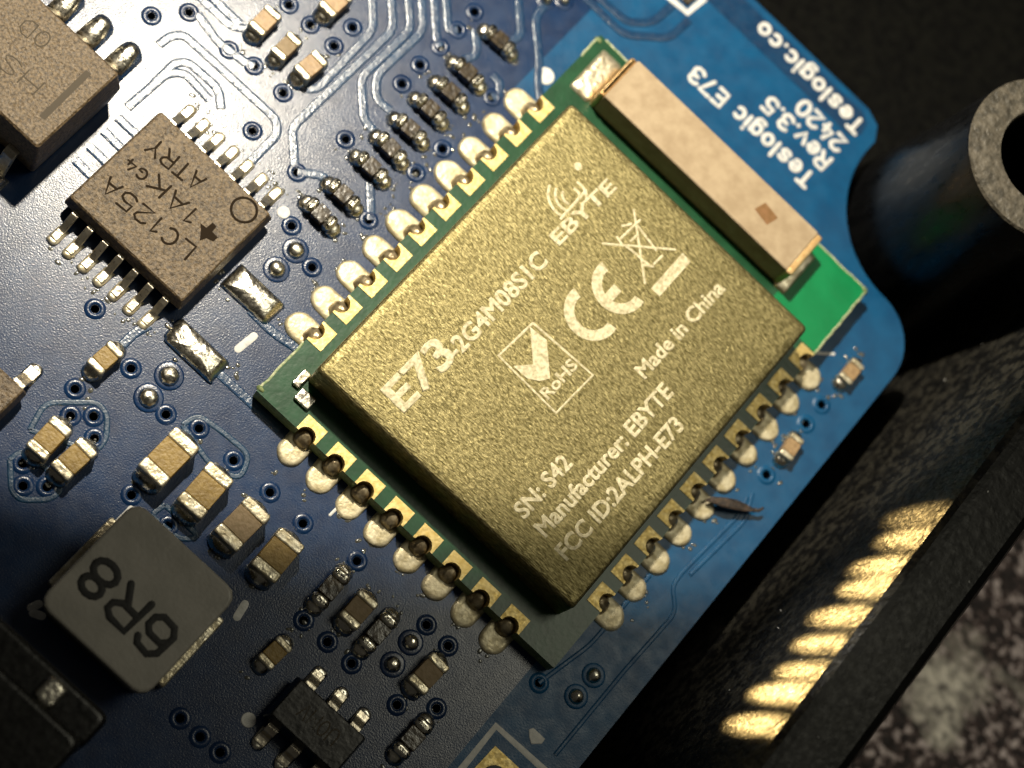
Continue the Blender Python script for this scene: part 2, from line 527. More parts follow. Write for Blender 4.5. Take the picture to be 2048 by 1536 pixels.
# wall cross-section swept along y
prof = [(16.9, -4.5), (17.15, -2), (17.55, 2), (17.9, 6), (18.0, 7.3), (18.1, 7.75), (18.3, 7.95), (18.6, 8.0), (20.1, 8.0), (20.35, 7.9), (20.5, 7.6), (20.6, 5), (20.9, -6.95), (16.9, -6.95)]
rings = []
for k in range(61):
    y = -30 + 75 * k / 60
    rings.append([in_case((x + random.uniform(-.012, .012), y, z)) for x, z in prof])
sw = link('side_wall', mesh(loft(rings), 'side_wall', smooth=False), [WALL, CASE], case)
for p_ in sw.data.polygons:
    if p_.center.x > 18.25 - 18:
        p_.material_index = 1
slab('case_floor', -45 - 18, 16.89 - 18, -30 - 10, 45 - 10, 0.05, 2.3, CASE, case, bevel=0.1)
# screw post beside the board's notch
pc = (13.75, 22.75)
def ring(r_, z, n=48): return [in_case((pc[0] + r_ * math.cos(2 * math.pi * i / n), pc[1] + r_ * math.sin(2 * math.pi * i / n), z)) for i in range(n)]
post = link('screw_post', mesh(loft([ring(3.75, -4.75), ring(3.55, -3), ring(3.3, 0), ring(3.0, 4), ring(2.90, 6.75), ring(2.84, 6.93)], cap1=False), 'screw_post', smooth=True), POST, case)
rim = link('post_rim', mesh(loft([ring(2.86, 6.90), ring(2.80, 7.0), ring(2.3, 7.03), ring(1.72, 7.0), ring(1.66, 6.9)], cap0=False, cap1=False), 'post_rim'), RIM, post)
link('post_bore', mesh(loft([ring(1.67, 6.92), ring(1.6, 4), ring(1.5, -4)], cap0=False), 'post_bore', smooth=True), CASE, post)

# ------------------------------------------------------------------ the blue board
board = thing('circuit_board', 'blue printed circuit board carrying the shielded radio module and small parts', 'circuit board')
outline = [(-24, 23.95), (8.9, 24.0), (9.55, 23.75), (9.85, 23.2)]
outline += [(13.8 + 3.96 * math.cos(R(a)), 22.7 + 3.96 * math.sin(R(a))) for a in range(182, 268, 6)]
outline += [(13.75 + 2.08 * math.cos(R(a)), 16.66 + 2.08 * math.sin(R(a))) for a in range(88, -1, -8)]
outline += [(15.83, 10), (15.83, 0), (15.83, -20), (-24, -20)]
outline = outline[::-1]

VIA = [(-11.115, 7.206, 0.000), (-10.369, 8.224, 0.000), (-8.561, 8.230, -0.000), (-7.608, 8.430, -0.000), (-6.088, 6.689, 0.000),
       (-8.289, 10.949, 0.000), (-7.304, 10.959, -0.000), (-6.264, 11.976, 0.000), (-6.247, 10.993, 0.000), (-6.295, 8.440, 0.000), (-4.085, 6.699, 0.000), (-3.733, 8.772, 0.000), (-3.728, 15.652, 0.000), (-3.699, 14.682, -0.000), (-3.707, 13.737, -0.000), (-3.751, 12.708, 0.000),
       (-3.722, 11.714, 0.000), (-1.218, 13.707, -0.000), (-1.194, 10.987, -0.000), (-1.265, 9.658, 0.000),
       (-5.491, -1.424, 0.000), (-3.361, -2.045, 0.000), (-2.963, 5.182, 0.000), (-1.298, 7.218, 0.000), (-1.529, 4.612, 0.000),
       (-4.137, -3.753, 0.000), (-3.639, -4.477, 0.000), (-3.124, -3.994, 0.000), (-2.619, -4.484, 0.000), (-3.640, -6.581, 0.000), (-3.141, -7.079, 0.000), (-2.600, -6.602, 0.000), (-1.558, -2.366, 0.000), (-0.505, -1.969, 0.000), (0.983, -1.968, 0.000),
       (-0.568, -5.000, 0.000), (0.918, -4.937, 0.000), (2.522, -1.923, -0.000), (3.962, -1.931, -0.000), (6.043, -1.626, 0.000),
       (6.045, -4.218, 0.000), (7.062, -4.201, 0.000), (8.081, -4.185, 0.000), (10.034, -4.170, -0.000), (11.064, -3.388, 0.000), (9.075, -1.611, 0.000), (10.041, -1.636, 0.000),
       (14.479, 13.871, 0.000), (14.479, 12.918, 0.000), (14.536, 10.461, 0.000), (5.242, -9.051, 0.000), (6.077, -9.054, 0.000), (6.852, -8.990, 0.000), (13.070, -0.476, -0.000), (1.098, -6.666, 0.000)]
VR = 0.145
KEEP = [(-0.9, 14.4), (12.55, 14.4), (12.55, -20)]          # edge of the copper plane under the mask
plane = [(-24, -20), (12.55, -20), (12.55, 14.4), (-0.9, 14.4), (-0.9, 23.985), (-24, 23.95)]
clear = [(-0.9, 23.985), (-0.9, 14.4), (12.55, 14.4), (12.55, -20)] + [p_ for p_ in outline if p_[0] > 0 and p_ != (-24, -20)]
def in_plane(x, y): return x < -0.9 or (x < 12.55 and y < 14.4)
bm = bmesh.new()
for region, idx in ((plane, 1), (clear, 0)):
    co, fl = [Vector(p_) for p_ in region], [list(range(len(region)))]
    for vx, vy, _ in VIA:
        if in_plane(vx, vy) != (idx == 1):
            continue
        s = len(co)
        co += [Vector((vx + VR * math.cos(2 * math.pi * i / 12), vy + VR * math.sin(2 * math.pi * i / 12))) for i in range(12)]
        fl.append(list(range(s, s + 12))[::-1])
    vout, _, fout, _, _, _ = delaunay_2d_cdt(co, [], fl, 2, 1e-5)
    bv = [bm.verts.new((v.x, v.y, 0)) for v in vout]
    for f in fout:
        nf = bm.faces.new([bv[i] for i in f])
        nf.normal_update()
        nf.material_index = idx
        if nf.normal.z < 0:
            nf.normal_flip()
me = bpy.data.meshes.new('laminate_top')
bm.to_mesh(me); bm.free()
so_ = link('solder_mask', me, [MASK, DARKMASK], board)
n = len(outline)
bm = loft([[(x, y, -0.012) for x, y in outline], [(x, y, -1.6) for x, y in outline]], cap0=False)
bmesh.ops.recalc_face_normals(bm, faces=bm.faces[:])
link('laminate', mesh(bm, 'laminate'), EDGE, board)
bm = loft([[(x, y, 0.0) for x, y in outline], [(x, y, -0.012) for x, y in outline]], cap0=False, cap1=False)
link('mask_edge', mesh(bm, 'mask_edge'), MASK, board)

# vias: a tented collar and a dark barrel through the board
def via_mesh(collar):
    prof = [(0.36, -0.004), (0.30, 0.030), (0.235, 0.045), (0.18, 0.035), (0.148, 0.0), (0.142, -0.25), (0.142, -1.2)]
    rr = [[(r_ * math.cos(2 * math.pi * i / 18), r_ * math.sin(2 * math.pi * i / 18), z) for i in range(18)] for r_, z in prof]
    me = mesh(loft(rr, cap0=False, cap1=True), 'via', smooth=True)
    me.materials.append(collar); me.materials.append(HOLE)
    for p_ in me.polygons:
        if p_.center.z < -0.06:
            p_.material_index = 1
    return me
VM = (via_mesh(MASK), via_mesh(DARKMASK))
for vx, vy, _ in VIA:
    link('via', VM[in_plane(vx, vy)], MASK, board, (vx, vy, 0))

def trace(pts, w=0.26, h=0.035, mt=None):
    trace.k += 1
    link('trace', mesh(ribbon(pts, w, h, 0.0008 * (trace.k % 7)), 'trace', smooth=False), mt or TRACE, board)
trace.k = 0
for t in ([(-6.861, 13.650, 0.000), (-5.709, 12.455, -0.000), (-5.581, 9.426, 0.000), (-5.860, 9.123, 0.000)],
          [(-6.424, 14.141, -0.000), (-5.235, 12.980, 0.000), (-5.255, 7.945, 0.000), (-5.170, 7.674, 0.000), (-4.249, 6.780, 0.000)],
          [(-6.008, 14.609, 0.000), (-4.818, 13.442, -0.000), (-4.851, 10.832, 0.000), (-3.761, 9.761, 0.000), (-3.262, 9.719, 0.000)],
          [(-5.686, 14.971, -0.000), (-4.495, 13.746, 0.000), (-4.533, 11.259, -0.000), (-3.944, 10.620, 0.000), (-3.336, 10.694, 0.000)],
          [(-5.398, 15.295, 0.000), (-3.987, 13.868, -0.000), (-3.707, 13.737, -0.000)],
          [(-5.109, 15.620, 0.000), (-3.893, 14.413, 0.000), (-3.699, 14.682, -0.000)],
          [(-10.607, 8.898, -0.000), (-9.098, 8.915, -0.000), (-8.685, 9.211, 0.000)],
          [(-10.327, 9.211, 0.000), (-8.943, 9.194, 0.000)],
          [(-10.247, 6.636, 0.000), (-10.221, 7.139, -0.000), (-9.934, 7.510, 0.000), (-8.342, 7.547, 0.000), (-5.835, 7.581, 0.000), (-5.433, 7.237, -0.000), (-5.401, 5.812, 0.000)],
          [(-10.143, 8.395, 0.000), (-8.980, 8.166, -0.000), (-8.561, 8.230, -0.000)],
          [(-9.421, 5.511, 0.000), (-9.459, 6.560, 0.000), (-9.193, 6.904, -0.000), (-7.849, 6.961, 0.000), (-7.326, 6.490, -0.000)],
          [(-9.445, 4.279, 0.000), (-9.393, 6.007, -0.000), (-9.230, 6.315, -0.000), (-8.949, 6.544, 0.000), (-7.789, 6.455, 0.000)],
          [(-8.561, 8.230, -0.000), (-7.897, 8.298, 0.000), (-7.608, 8.430, -0.000)],
          [(-3.341, 17.609, 0.000), (-2.021, 16.262, 0.000), (-2.109, 15.747, 0.000)],
          [(-2.163, 17.791, 0.000), (-2.104, 17.151, 0.000), (-0.890, 15.979, 0.000), (-0.503, 15.438, 0.000), (0.030, 14.924, -0.000)],
          [(-1.749, 14.353, 0.000), (-1.383, 14.342, 0.000), (-1.106, 13.964, 0.000), (-1.218, 13.707, -0.000)],
          [(-3.274, 15.154, 0.000), (-2.602, 14.514, 0.000), (-2.846, 13.972, -0.000)],
          [(-1.471, 19.136, 0.000), (0.583, 19.142, 0.000), (1.817, 20.336, 0.000), (1.881, 21.440, 0.000)],
          [(-1.130, 19.518, 0.000), (0.340, 19.584, 0.000), (1.008, 20.326, 0.000), (1.080, 21.414, -0.000)],
          [(-4.073, 6.711, 0.000), (-3.491, 7.200, 0.000), (-3.082, 7.250, 0.000)],
          [(-2.139, 8.244, 0.000), (-1.239, 7.280, 0.000)],
          [(-3.914, -0.579, 0.000), (-4.078, -1.095, 0.000), (-4.075, -1.673, 0.000)],
          [(-9.353, 1.740, 0.000), (-8.496, 1.710, 0.000)], [(-9.377, 2.410, 0.000), (-8.506, 2.391, 0.000)], [(-9.415, 3.122, 0.000), (-8.540, 3.103, 0.000)], [(-9.427, 3.790, 0.000), (-8.551, 3.796, 0.000)],
          [(-1.993, 2.076, 0.000), (-0.965, 2.040, -0.000), (0.469, 2.291, 0.000)], [(-1.441, -0.202, 0.000), (1.385, -0.189, 0.000)],
          ):
    trace(t)
for t in ([(14.484, 9.371, 0.000), (14.681, 8.744, -0.000), (14.411, 5.763, 0.000), (14.433, 5.115, 0.000), (15.101, 4.525, 0.000), (14.987, 1.840, 0.000), (14.961, -1.867, 0.000)],
          [(14.544, 9.621, 0.000), (14.969, 8.709, 0.000), (14.669, 5.844, -0.000)], [(13.070, -0.476, -0.000), (13.566, 1.646, 0.000), (13.624, 4.864, 0.000)]):
    trace(t, .11, .03, MASK)
# copper pours and one darker strip: slightly raised areas
def pour(pts, mt=MASK, h=0.02):
    if mt is POUR:      # only the step round its edge shows; vias pass through it
        trace(pts + [pts[0]], .14, .028, POUR)
    else:
        plate('dark_strip', pts, -0.004, h + 0.004, mt, board)
pour([(-4.210, -5.662, 0.000), (-4.491, -4.711, 0.000), (-3.345, -3.581, 0.000), (-2.849, -3.657, 0.000), (-2.332, -4.272, 0.000), (-2.301, -4.798, 0.000)], POUR, 0.022)
pour([(-3.986, -6.763, 0.000), (-3.935, -6.275, 0.000), (-2.469, -6.171, 0.000), (-2.198, -6.455, 0.000), (-2.308, -6.886, 0.000), (-2.904, -7.456, 0.000), (-3.313, -7.418, 0.000)], POUR, 0.022)
pour([(-0.956, -2.251, 0.000), (-0.837, -1.680, 0.000), (0.005, -1.538, 0.000), (1.242, -1.469, 0.000), (1.558, -2.290, -0.000), (0.545, -2.595, 0.000)], POUR, 0.022)
pour([(0.397, -4.514, 0.000), (1.889, -4.517, 0.000), (1.489, -5.004, 0.000), (0.277, -5.067, 0.000)], POUR, 0.022)
pour([(-0.85, 22.55), (8.95, 22.62), (9.3, 23.0), (9.2, 23.5), (8.8, 23.72), (-0.85, 23.68)], TRACE, 0.018)  # darker raised strip along the board's top edge

# lettering printed on the board
pen_text('printed_text', 'Teslogic E73', (8.814, 20.048, 0.000), (3.464, 19.988, 0.000), 0.62, 0.165, 0.002, SILK, board)
pen_text('printed_text', 'Rev.3.5', (8.862, 21.067, 0.000), (6.143, 21.206, 0.000), 0.62, 0.165, 0.002, SILK, board)
pen_text('printed_text', '2420', (8.869, 22.053, -0.000), (7.109, 22.108, 0.000), 0.62, 0.165, 0.002, SILK, board)
pen_text('printed_text', 'Teslogic.co', (8.919, 23.123, 0.000), (4.110, 23.276, 0.000), 0.60, 0.165, 0.022, SILK, board)
# white outlines, dots and dashes
pen_strokes('printed_outline', [[(0.613, 21.529, 0.000), (1.669, 21.608, 0.000), (1.787, 22.846, 0.000)]], 0.24, 0.002, SILK, board)
pen_strokes('printed_outline', [[(12.923, -4.725, -0.000), (12.889, -2.489, -0.000), (15.243, -2.462, 0.000)]], 0.24, 0.002, SILK, board)
for (cx, cy, _), r_ in (((-0.413, 15.757, 0.000), .33), ((6.840, -7.674, 0.000), .24), ((-3.462, 5.336, 0.000), .22), ((0.880, 1.638, 0.000), .12)):
    dome('printed_dot', ellipse(cx, cy, r_, r_, 20), 0.0, 0.03, SILK, board, flat=.8)
dome('printed_dot', wobble([(p_[0], p_[1]) for p_ in ((13.760, -1.834, -0.000), (13.865, -1.697, 0.000), (14.106, -1.694, 0.000), (14.380, -1.705, 0.000), (14.408, -1.893, -0.000), (14.132, -2.140, 0.000), (13.938, -2.016, -0.000))], 0.02), 0.0, 0.03, SILK, board, flat=.8)
pen_strokes('printed_dash', [[(-1.387, 0.835, 0.000), (-1.313, 1.524, 0.000)]], 0.26, 0.002, SILK, board)
pen_strokes('printed_dash', [[(12.847, 14.920, 0.000), (13.675, 15.671, 0.000)]], 0.10, 0.002, SILK, board)
pen_strokes('printed_dash', [[(4.413, -1.122, 0.000), (4.424, -0.841, -0.000)]], 0.10, 0.002, SILK, board)
# white corner marks of the inductor's outline
for q in ([(-0.253, -5.898, 0.000), (-0.277, -5.334, 0.000), (-0.101, -5.296, 0.000)], [(-0.374, -9.619, 0.000), (-0.274, -9.381, 0.000)], [(0.044, -9.584, 0.000), (-0.215, -9.700, 0.000)], [(4.337, -5.095, 0.000), (4.427, -5.566, 0.000)]):
    pen_strokes('printed_dash', [q], 0.26, 0.002, SILK, board)
# bare gold land in the lower white outline, with its hole
plate('gold_land', [(13.275, -2.990, 0.000), (14.699, -2.986, -0.000), (14.680, -4.624, 0.000), (13.188, -4.532, 0.000)], 0.0, 0.03, GOLD, board)
dome('land_hole', ellipse(*(13.966, -3.844, 0.000)[:2], .50, .50), 0.028, 0.01, HOLE, board, flat=.9)
dome('solder_pad', wobble([(p_[0], p_[1]) for p_ in ((0.847, 21.850, 0.000), (1.507, 21.776, 0.000), (1.602, 22.580, -0.000), (0.937, 22.535, -0.000))], .01), 0.0, 0.10, RESBODY, board)

# small solder bumps on test points
for (cx, cy, _), r_ in (((-2.304, 4.651, 0.000), .30), ((-2.307, 3.715, -0.000), .30), ((-2.315, -2.360, 0.000), .33), ((-2.346, -1.381, 0.000), .33), ((9.056, -2.390, -0.000), .27), ((9.083, -3.312, 0.000), .27),
                        ((14.294, 0.965, 0.000), .26), ((14.286, 0.040, -0.000), .26), ((-2.262, 17.965, 0.000), .22), ((-1.787, 18.439, 0.000), .2)):
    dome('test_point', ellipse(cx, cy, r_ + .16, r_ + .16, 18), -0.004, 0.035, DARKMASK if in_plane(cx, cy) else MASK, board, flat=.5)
    dome('solder_bump', wobble(ellipse(cx, cy, r_, r_, 18), .02), 0.02, 0.24, SHINY, board)
# two large bare pads beside the logic chip
for a in (((-2.277, 2.509, 0.000), 1.02, 0.50), ((-2.297, -0.171, 0.000), 1.08, 0.48)):
    (cx, cy, _), hx, hy = a
    o = dome('solder_pad', wobble(rect2 := [(x + cx, y + cy) for x, y, _ in rect(-hx, hx, -hy, hy, 0, .14, 4)], .03), 0.0, 0.34, SHINY, board, flat=.12, rings=7)
# long solder land below it towards the resistors and other flecks of tin
def fleck(p_, r_):
    dome('solder_fleck', wobble(ellipse(p_[0], p_[1], r_, r_ * random.uniform(.5, .9), 10), .10), 0.0, r_ * .5, SHINY, board, rings=3)
for q, r_ in (((0.123, 2.182, -0.000), .10), ((-0.022, 3.833, 0.000), .08), ((0.167, 4.753, 0.000), .07), ((0.213, 6.154, 0.000), .07), ((0.213, 7.527, 0.000), .07), ((0.212, 8.869, 0.000), .07),
              ((-2.734, 1.802, 0.000), .08), ((-3.500, -0.208, 0.000), .12), ((-2.568, -0.862, 0.000), .10), ((-1.212, 0.142, 0.000), .08), ((-2.603, -1.475, 0.000), .07),
              ((-0.927, 11.218, -0.000), .08), ((-0.999, 10.095, 0.000), .08), ((14.703, 15.361, 0.000), .07), ((14.085, 15.901, 0.000), .09), ((14.232, 11.832, 0.000), .08), ((14.203, 11.237, -0.000), .09)):
    fleck(q, r_)

# pads that carry the module, three rows
NWY = [2.82 + 1.27 * i for i in range(10)]
SWX = [2.13 + 1.27 * i for i in range(8)]
SEY = [14.28 - 1.27 * i for i in range(10)]
PR = 0.49
def pad_outline(r_=PR):
    # local: +x points away from the module edge
    return [(-0.45, -r_ * .92), (0.0, -r_), (0.2, -r_)] + [(0.47 + r_ * math.cos(R(a)), r_ * math.sin(R(a))) for a in range(-80, 81, 16)] + [(0.2, r_), (0.0, r_), (-0.45, r_ * .92)]
def blob_outline(r_=0.33):
    return [(-0.30, -r_ * .85), (0.05, -r_), (0.12, -r_ * .8)] + [(0.14 + r_ * .3 * math.cos(R(a)), r_ * .8 * math.sin(R(a))) for a in range(-60, 61, 30)] + [(0.12, r_ * .8), (0.05, r_), (-0.30, r_ * .85)]
EDGES = [((0.0, y), math.pi) for y in NWY] + [((x, 0.0), -math.pi / 2) for x in SWX] + [((13.0, y), 0.0) for y in SEY]
for (ex, ey), rz in EDGES:
    dome('solder_pad', wobble(pad_outline(PR + random.uniform(-.03, .02)), .018), 0.0, random.uniform(.10, .16), PADTIN, board, loc=(ex, ey, 0), rz=rz, flat=random.uniform(.62, .74), rings=5)
    dome('solder_fillet', wobble(blob_outline(), .02), 0.05, 0.52, FLUX, board, loc=(ex, ey, 0), rz=rz, peak=(-0.20, 0), rings=5)

# ------------------------------------------------------------------ radio module
mod = thing('radio_module', 'gold-tinted metal-shielded radio module on green board with castellated edges', 'radio module')
CR = 0.32
def edge_out():
    pts = [(0, 0)]
    def notch(cx, cy, nx, ny):     # half-round cut-out, walked along the edge
        tx, ty = -ny, nx
        return [(cx + CR * (math.cos(R(a)) * tx + math.sin(R(a)) * nx), cy + CR * (math.cos(R(a)) * ty + math.sin(R(a)) * ny)) for a in range(180, -1, -20)]
    for x in SWX:
        pts += notch(x, 0, 0, 1)[::-1]
    pts.append((13, 0))
    for y in SEY[::-1]:
        pts += notch(13, y, -1, 0)[::-1]
    pts += [(13, 18), (0, 18)]
    for y in NWY[::-1]:
        pts += notch(0, y, 1, 0)[::-1]
    return pts
eo = edge_out()
k_ = eo.index((13, 18))
over_copper = eo[:k_] + [(13, 14.75), (10.6, 14.75), (10.6, 18)] + eo[k_ + 1:]
bm = bmesh.new()
for region, idx in ((over_copper, 1), ([(10.6, 14.75), (13, 14.75), (13, 18), (10.6, 18)], 0)):
    cdt = delaunay_2d_cdt([Vector(p_) for p_ in region], [], [list(range(len(region)))], 1, 1e-6)
    bv = [bm.verts.new((v.x, v.y, 0.8)) for v in cdt[0]]
    for f in cdt[2]:
        nf = bm.faces.new([bv[i] for i in f])
        nf.normal_update()
        nf.material_index = idx
        if nf.normal.z < 0:
            nf.normal_flip()
me = bpy.data.meshes.new('module_mask')
bm.to_mesh(me); bm.free()
link('module_mask', me, [GREEN, DARKGREEN], mod)
bm = loft([[(x, y, 0.06) for x, y in eo], [(x, y, 0.799) for x, y in eo]], cap0=False, cap1=False)
link('module_laminate', mesh(bm, 'module_laminate'), FR4, mod)
# gold edge pads with their half-round barrels
def edge_pad():
    pts = [(-0.60, -0.41), (0.0, -0.41), (-0.0, -CR)]
    arcp = [(-CR * math.sin(R(a)), -CR * math.cos(R(a))) for a in range(0, 181, 20)]
    poly = [(-0.60, -0.41), (0.0, -0.41)] + arcp + [(0.0, 0.41), (-0.60, 0.41)]
    bm = bmesh.new()
    top = [bm.verts.new((x, y, 0.83)) for x, y in poly]
    bot = [bm.verts.new((x, y, 0.795)) for x, y in poly]
    nn = len(poly)
    for i in range(nn):
        j = (i + 1) % nn
        bm.faces.new((bot[i], bot[j], top[j], top[i]))
    bm.faces.new(top)
    lo = [bm.verts.new((x * .97, y * .97, 0.06)) for x, y in arcp]
    hi = [bm.verts.new((x * .97, y * .97, 0.80)) for x, y in arcp]
    for i in range(len(arcp) - 1):
        bm.faces.new((lo[i], lo[i + 1], hi[i + 1], hi[i]))
    bm.normal_update()
    bmesh.ops.triangulate(bm, faces=[f for f in bm.faces if len(f.verts) > 4])
    return mesh(bm, 'edge_pad')
EP = edge_pad()
for (ex, ey), rz in EDGES:
    link('edge_pad', EP, GOLD, mod, (ex, ey, 0), rz)
# shield can
X0, X1, Y0, Y1, ZT = 0.93, 12.02, 1.38, 14.45, 2.4
rings = [rect(X0, X1, Y0, Y1, .84, .12, 4), rect(X0, X1, Y0, Y1, 2.2, .16, 4)]
for k in range(1, 5):
    a = R(90 * k / 4)
    o_ = 0.18 * (1 - math.cos(a)); zz = 2.2 + 0.18 * math.sin(a)
    rings.append(rect(X0 + o_, X1 - o_, Y0 + o_, Y1 - o_, zz, .16, 4))
rings.append(rect(X0 + .32, X1 - .32, Y0 + .32, Y1 - .32, ZT, .14, 4))
shield = link('metal_shield', mesh(loft(rings, cap0=False), 'metal_shield'), SHIELD, mod)
for (x0, x1, y0, y1) in ((0.99, 1.6, 0.62, 1.10), (0.62, .92, 0.95, 1.6)):
    slab('shield_foot', x0, x1, y0, y1, .8, .95, SHINY, mod, bevel=.05)
# markings on the shield
def mark(name, pts, h=0.012): return plate(name, pts, ZT + .001, h, MARK, shield)
Z = 2.4
print_text('marking_text', 'E73', (3.341, 2.273, 2.400), (3.410, 4.901, 2.400), 1.02, ZT, MARK, shield, bold=.03)
print_text('marking_text', '-2G4M08S1C', (3.656, 4.820, 2.400), (3.722, 9.537, 2.400), 0.58, ZT, MARK, shield, bold=.03)
print_text('marking_text', 'Made in China', (8.676, 8.838, 2.400), (8.756, 13.315, 2.400), 0.50, ZT, MARK, shield, bold=.03)
print_text('marking_text', 'SN: S42', (8.698, 2.419, 2.400), (8.714, 4.933, 2.400), 0.55, ZT, MARK, shield, bold=.03)
print_text('marking_text', 'Manufacturer: EBYTE', (9.578, 2.460, 2.400), (9.692, 9.203, 2.400), 0.55, ZT, MARK, shield, bold=.03)
print_text('marking_text', 'FCC ID:2ALPH-E73', (10.564, 2.378, 2.400), (10.689, 8.598, 2.400), 0.55, ZT, MARK, shield, bold=.03)
print_text('marking_text', 'RoHS', (6.810, 5.951, 2.400), (6.816, 7.555, 2.400), 0.40, ZT, MARK, shield, bold=.03)
print_text('marking_text', 'EBYTE', (3.652, 10.206, 2.400), (3.770, 13.253, 2.400), 0.48, ZT, MARK, shield, bold=.03)
pen_strokes('marking_line', [[(3.329, 10.991, 2.400), (3.304, 12.379, 2.400)]], 0.10, ZT, MARK, shield, .012)
pen_strokes('marking_box', [[(4.973, 7.562, 2.400), (7.562, 7.682, 2.400), (7.478, 5.819, 2.400), (4.856, 5.904, 2.400), (4.973, 7.562, 2.400)]], 0.09, ZT, MARK, shield, .012)
mark('marking_tick', [(4.988, 7.387, 2.400), (5.670, 7.453, 2.400), (6.590, 6.552, 2.400), (6.403, 6.248, 2.400), (6.036, 6.001, 2.400), (5.430, 5.984, 2.400), (5.877, 6.500, 2.400)])
def band(cx, cy, ro, ri, a0, a1):
    return [(cx + ro * math.cos(R(a)), cy + ro * math.sin(R(a))) for a in range(a0, a1 + 1, 10)] + [(cx + ri * math.cos(R(a)), cy + ri * math.sin(R(a))) for a in range(a1, a0 - 1, -10)]
ce = (6.163, 9.297, 2.400); ee = (6.255, 10.685, 2.400)
mark('marking_letter', band(ce[0], ce[1], 0.98, 0.62, 170, 370))
mark('marking_letter', band(ee[0], ee[1], 0.98, 0.62, 170, 370))
mark('marking_letter', [(ee[0] - .17, ee[1] - .63), (ee[0] + .17, ee[1] - .63), (ee[0] + .17, ee[1] - .10), (ee[0] - .17, ee[1] - .10)], .014)
mark('marking_bar', [(7.103, 13.174, 2.400), (7.494, 13.150, 2.400), (7.492, 11.405, 2.400), (7.103, 11.403, 2.400)])
pen_strokes('marking_bin', [[(4.925, 13.088, 2.400), (6.832, 11.398, 2.400)], [(4.914, 11.388, 2.400), (6.836, 13.075, 2.400)], [(5.229, 11.890, 2.400), (5.300, 12.971, 2.400)],
            [(5.489, 11.909, 2.400), (6.531, 11.984, 2.400)], [(5.385, 12.756, 2.400), (6.371, 12.570, 2.400)], [(6.634, 12.139, 2.400), (6.655, 12.562, 2.400)], [(6.407, 11.856, 2.400), (6.664, 12.046, 2.400)],
            [(5.113, 11.919, 2.400), (5.393, 11.859, 2.400)], [(4.989, 12.344, 2.400), (5.167, 12.630, 2.400)], [(5.548, 12.170, 2.400), (5.560, 12.434, 2.400)]], 0.085, ZT, MARK, shield, .012)
aw = (3.063, 11.847, 2.400)
pen_strokes('marking_arcs', [[(aw[0] + r_ * math.cos(R(a)), aw[1] + r_ * math.sin(R(a))) for a in range(200, 291, 15)] for r_ in (.30, .55, .80)] +
            [[(aw[0] + r_ * math.cos(R(a)), aw[1] + r_ * math.sin(R(a))) for a in range(30, 111, 15)] for r_ in (.30, .55)], 0.10, ZT, MARK, shield, .012)
dome('marking_dot', ellipse(*(2.563, 12.822, 2.400)[:2], .15, .15, 14), ZT, 0.012, MARK, shield, flat=.8)
# ceramic antenna
ant = slab('ceramic_antenna', 1.58, 10.22, 15.68, 17.62, .84, 2.0, ANT, mod, bevel=.06)
slab('antenna_terminal', 1.34, 1.60, 15.68, 17.62, .82, 1.93, COPPERY, ant, bevel=.10)
slab('antenna_terminal', 10.20, 10.46, 15.66, 17.60, .82, 1.97, COPPERY, ant, bevel=.06)
plate('antenna_dot', [(7.984, 16.531, 2.000), (8.122, 17.015, 2.000), (8.801, 16.914, 2.000), (8.673, 16.416, 2.000)], 2.0, .006, BROWN, ant)
dome('antenna_solder', wobble([(x, y) for x, y, _ in rect(.42, 1.32, 15.68, 17.66, 0, .12, 4)], .012), .8, .16, SOLDER, mod, flat=.4)
dome('antenna_solder', wobble([(x, y) for x, y, _ in rect(10.30, 10.85, 15.55, 17.5, 0, .1, 4)], .01), .8, .10, SOLDER, mod, flat=.4)
# pale cut fibres along the green board's edges
def fibre(a, b_, n_):
    pts_ = [(a[0] + (b_[0] - a[0]) * i / n_ + random.uniform(-.02, .02), a[1] + (b_[1] - a[1]) * i / n_ + random.uniform(-.02, .02)) for i in range(n_ + 1)]
    pen_strokes('cut_edge', [pts_], .09, .79, PALEFIB, mod, .03)
fibre((10.5, 17.99), (12.95, 17.98), 14)
fibre((12.99, 17.9), (12.99, 14.75), 16)
fibre((0.3, 17.99), (1.4, 17.98), 6)
fibre((0.01, 17.8), (0.01, 16.9), 5)
fibre((0.02, 0.1), (0.02, 2.2), 10)
# rough snapped corners of the green board
for q in ((0.084, 17.809, 0.800), (12.933, 17.939, 0.800), (0.065, 0.139, 0.800)):
    dome('board_burr', wobble(ellipse(q[0], q[1], .16, .12, 10), .12), .70, .16, FR4, mod, rings=3)

# ------------------------------------------------------------------ chips with bent leads
def lead_mesh(width, z_top, out, th=0.13, foot=0.42, root=0.12):
    prof = [(-0.1, z_top), (root, z_top), (root + .12, z_top - .08), (out - foot - .05, .20), (out - foot + .06, .13), (out, .11)]
    bm = bmesh.new()
    rows = []
    for i, (u, z) in enumerate(prof):
        a = prof[max(i - 1, 0)]; c = prof[min(i + 1, len(prof) - 1)]
        d = Vector((c[0] - a[0], c[1] - a[1])).normalized()
        nx, nz = -d.y, d.x
        rows.append([bm.verts.new(v) for v in ((u + nx * th / 2, -width / 2, z + nz * th / 2), (u + nx * th / 2, width / 2, z + nz * th / 2),
                                               (u - nx * th / 2, width / 2, z - nz * th / 2), (u - nx * th / 2, -width / 2, z - nz * th / 2))])
    for a, b_ in zip(rows, rows[1:]):
        for i in range(4):
            bm.faces.new((a[i], a[(i + 1) % 4], b_[(i + 1) % 4], b_[i]))
    bm.faces.new(rows[0]); bm.faces.new(rows[-1])
    bmesh.ops.bevel(bm, geom=[e for e in bm.edges], offset=.018, segments=1, affect='EDGES')
    return mesh(bm, 'lead')

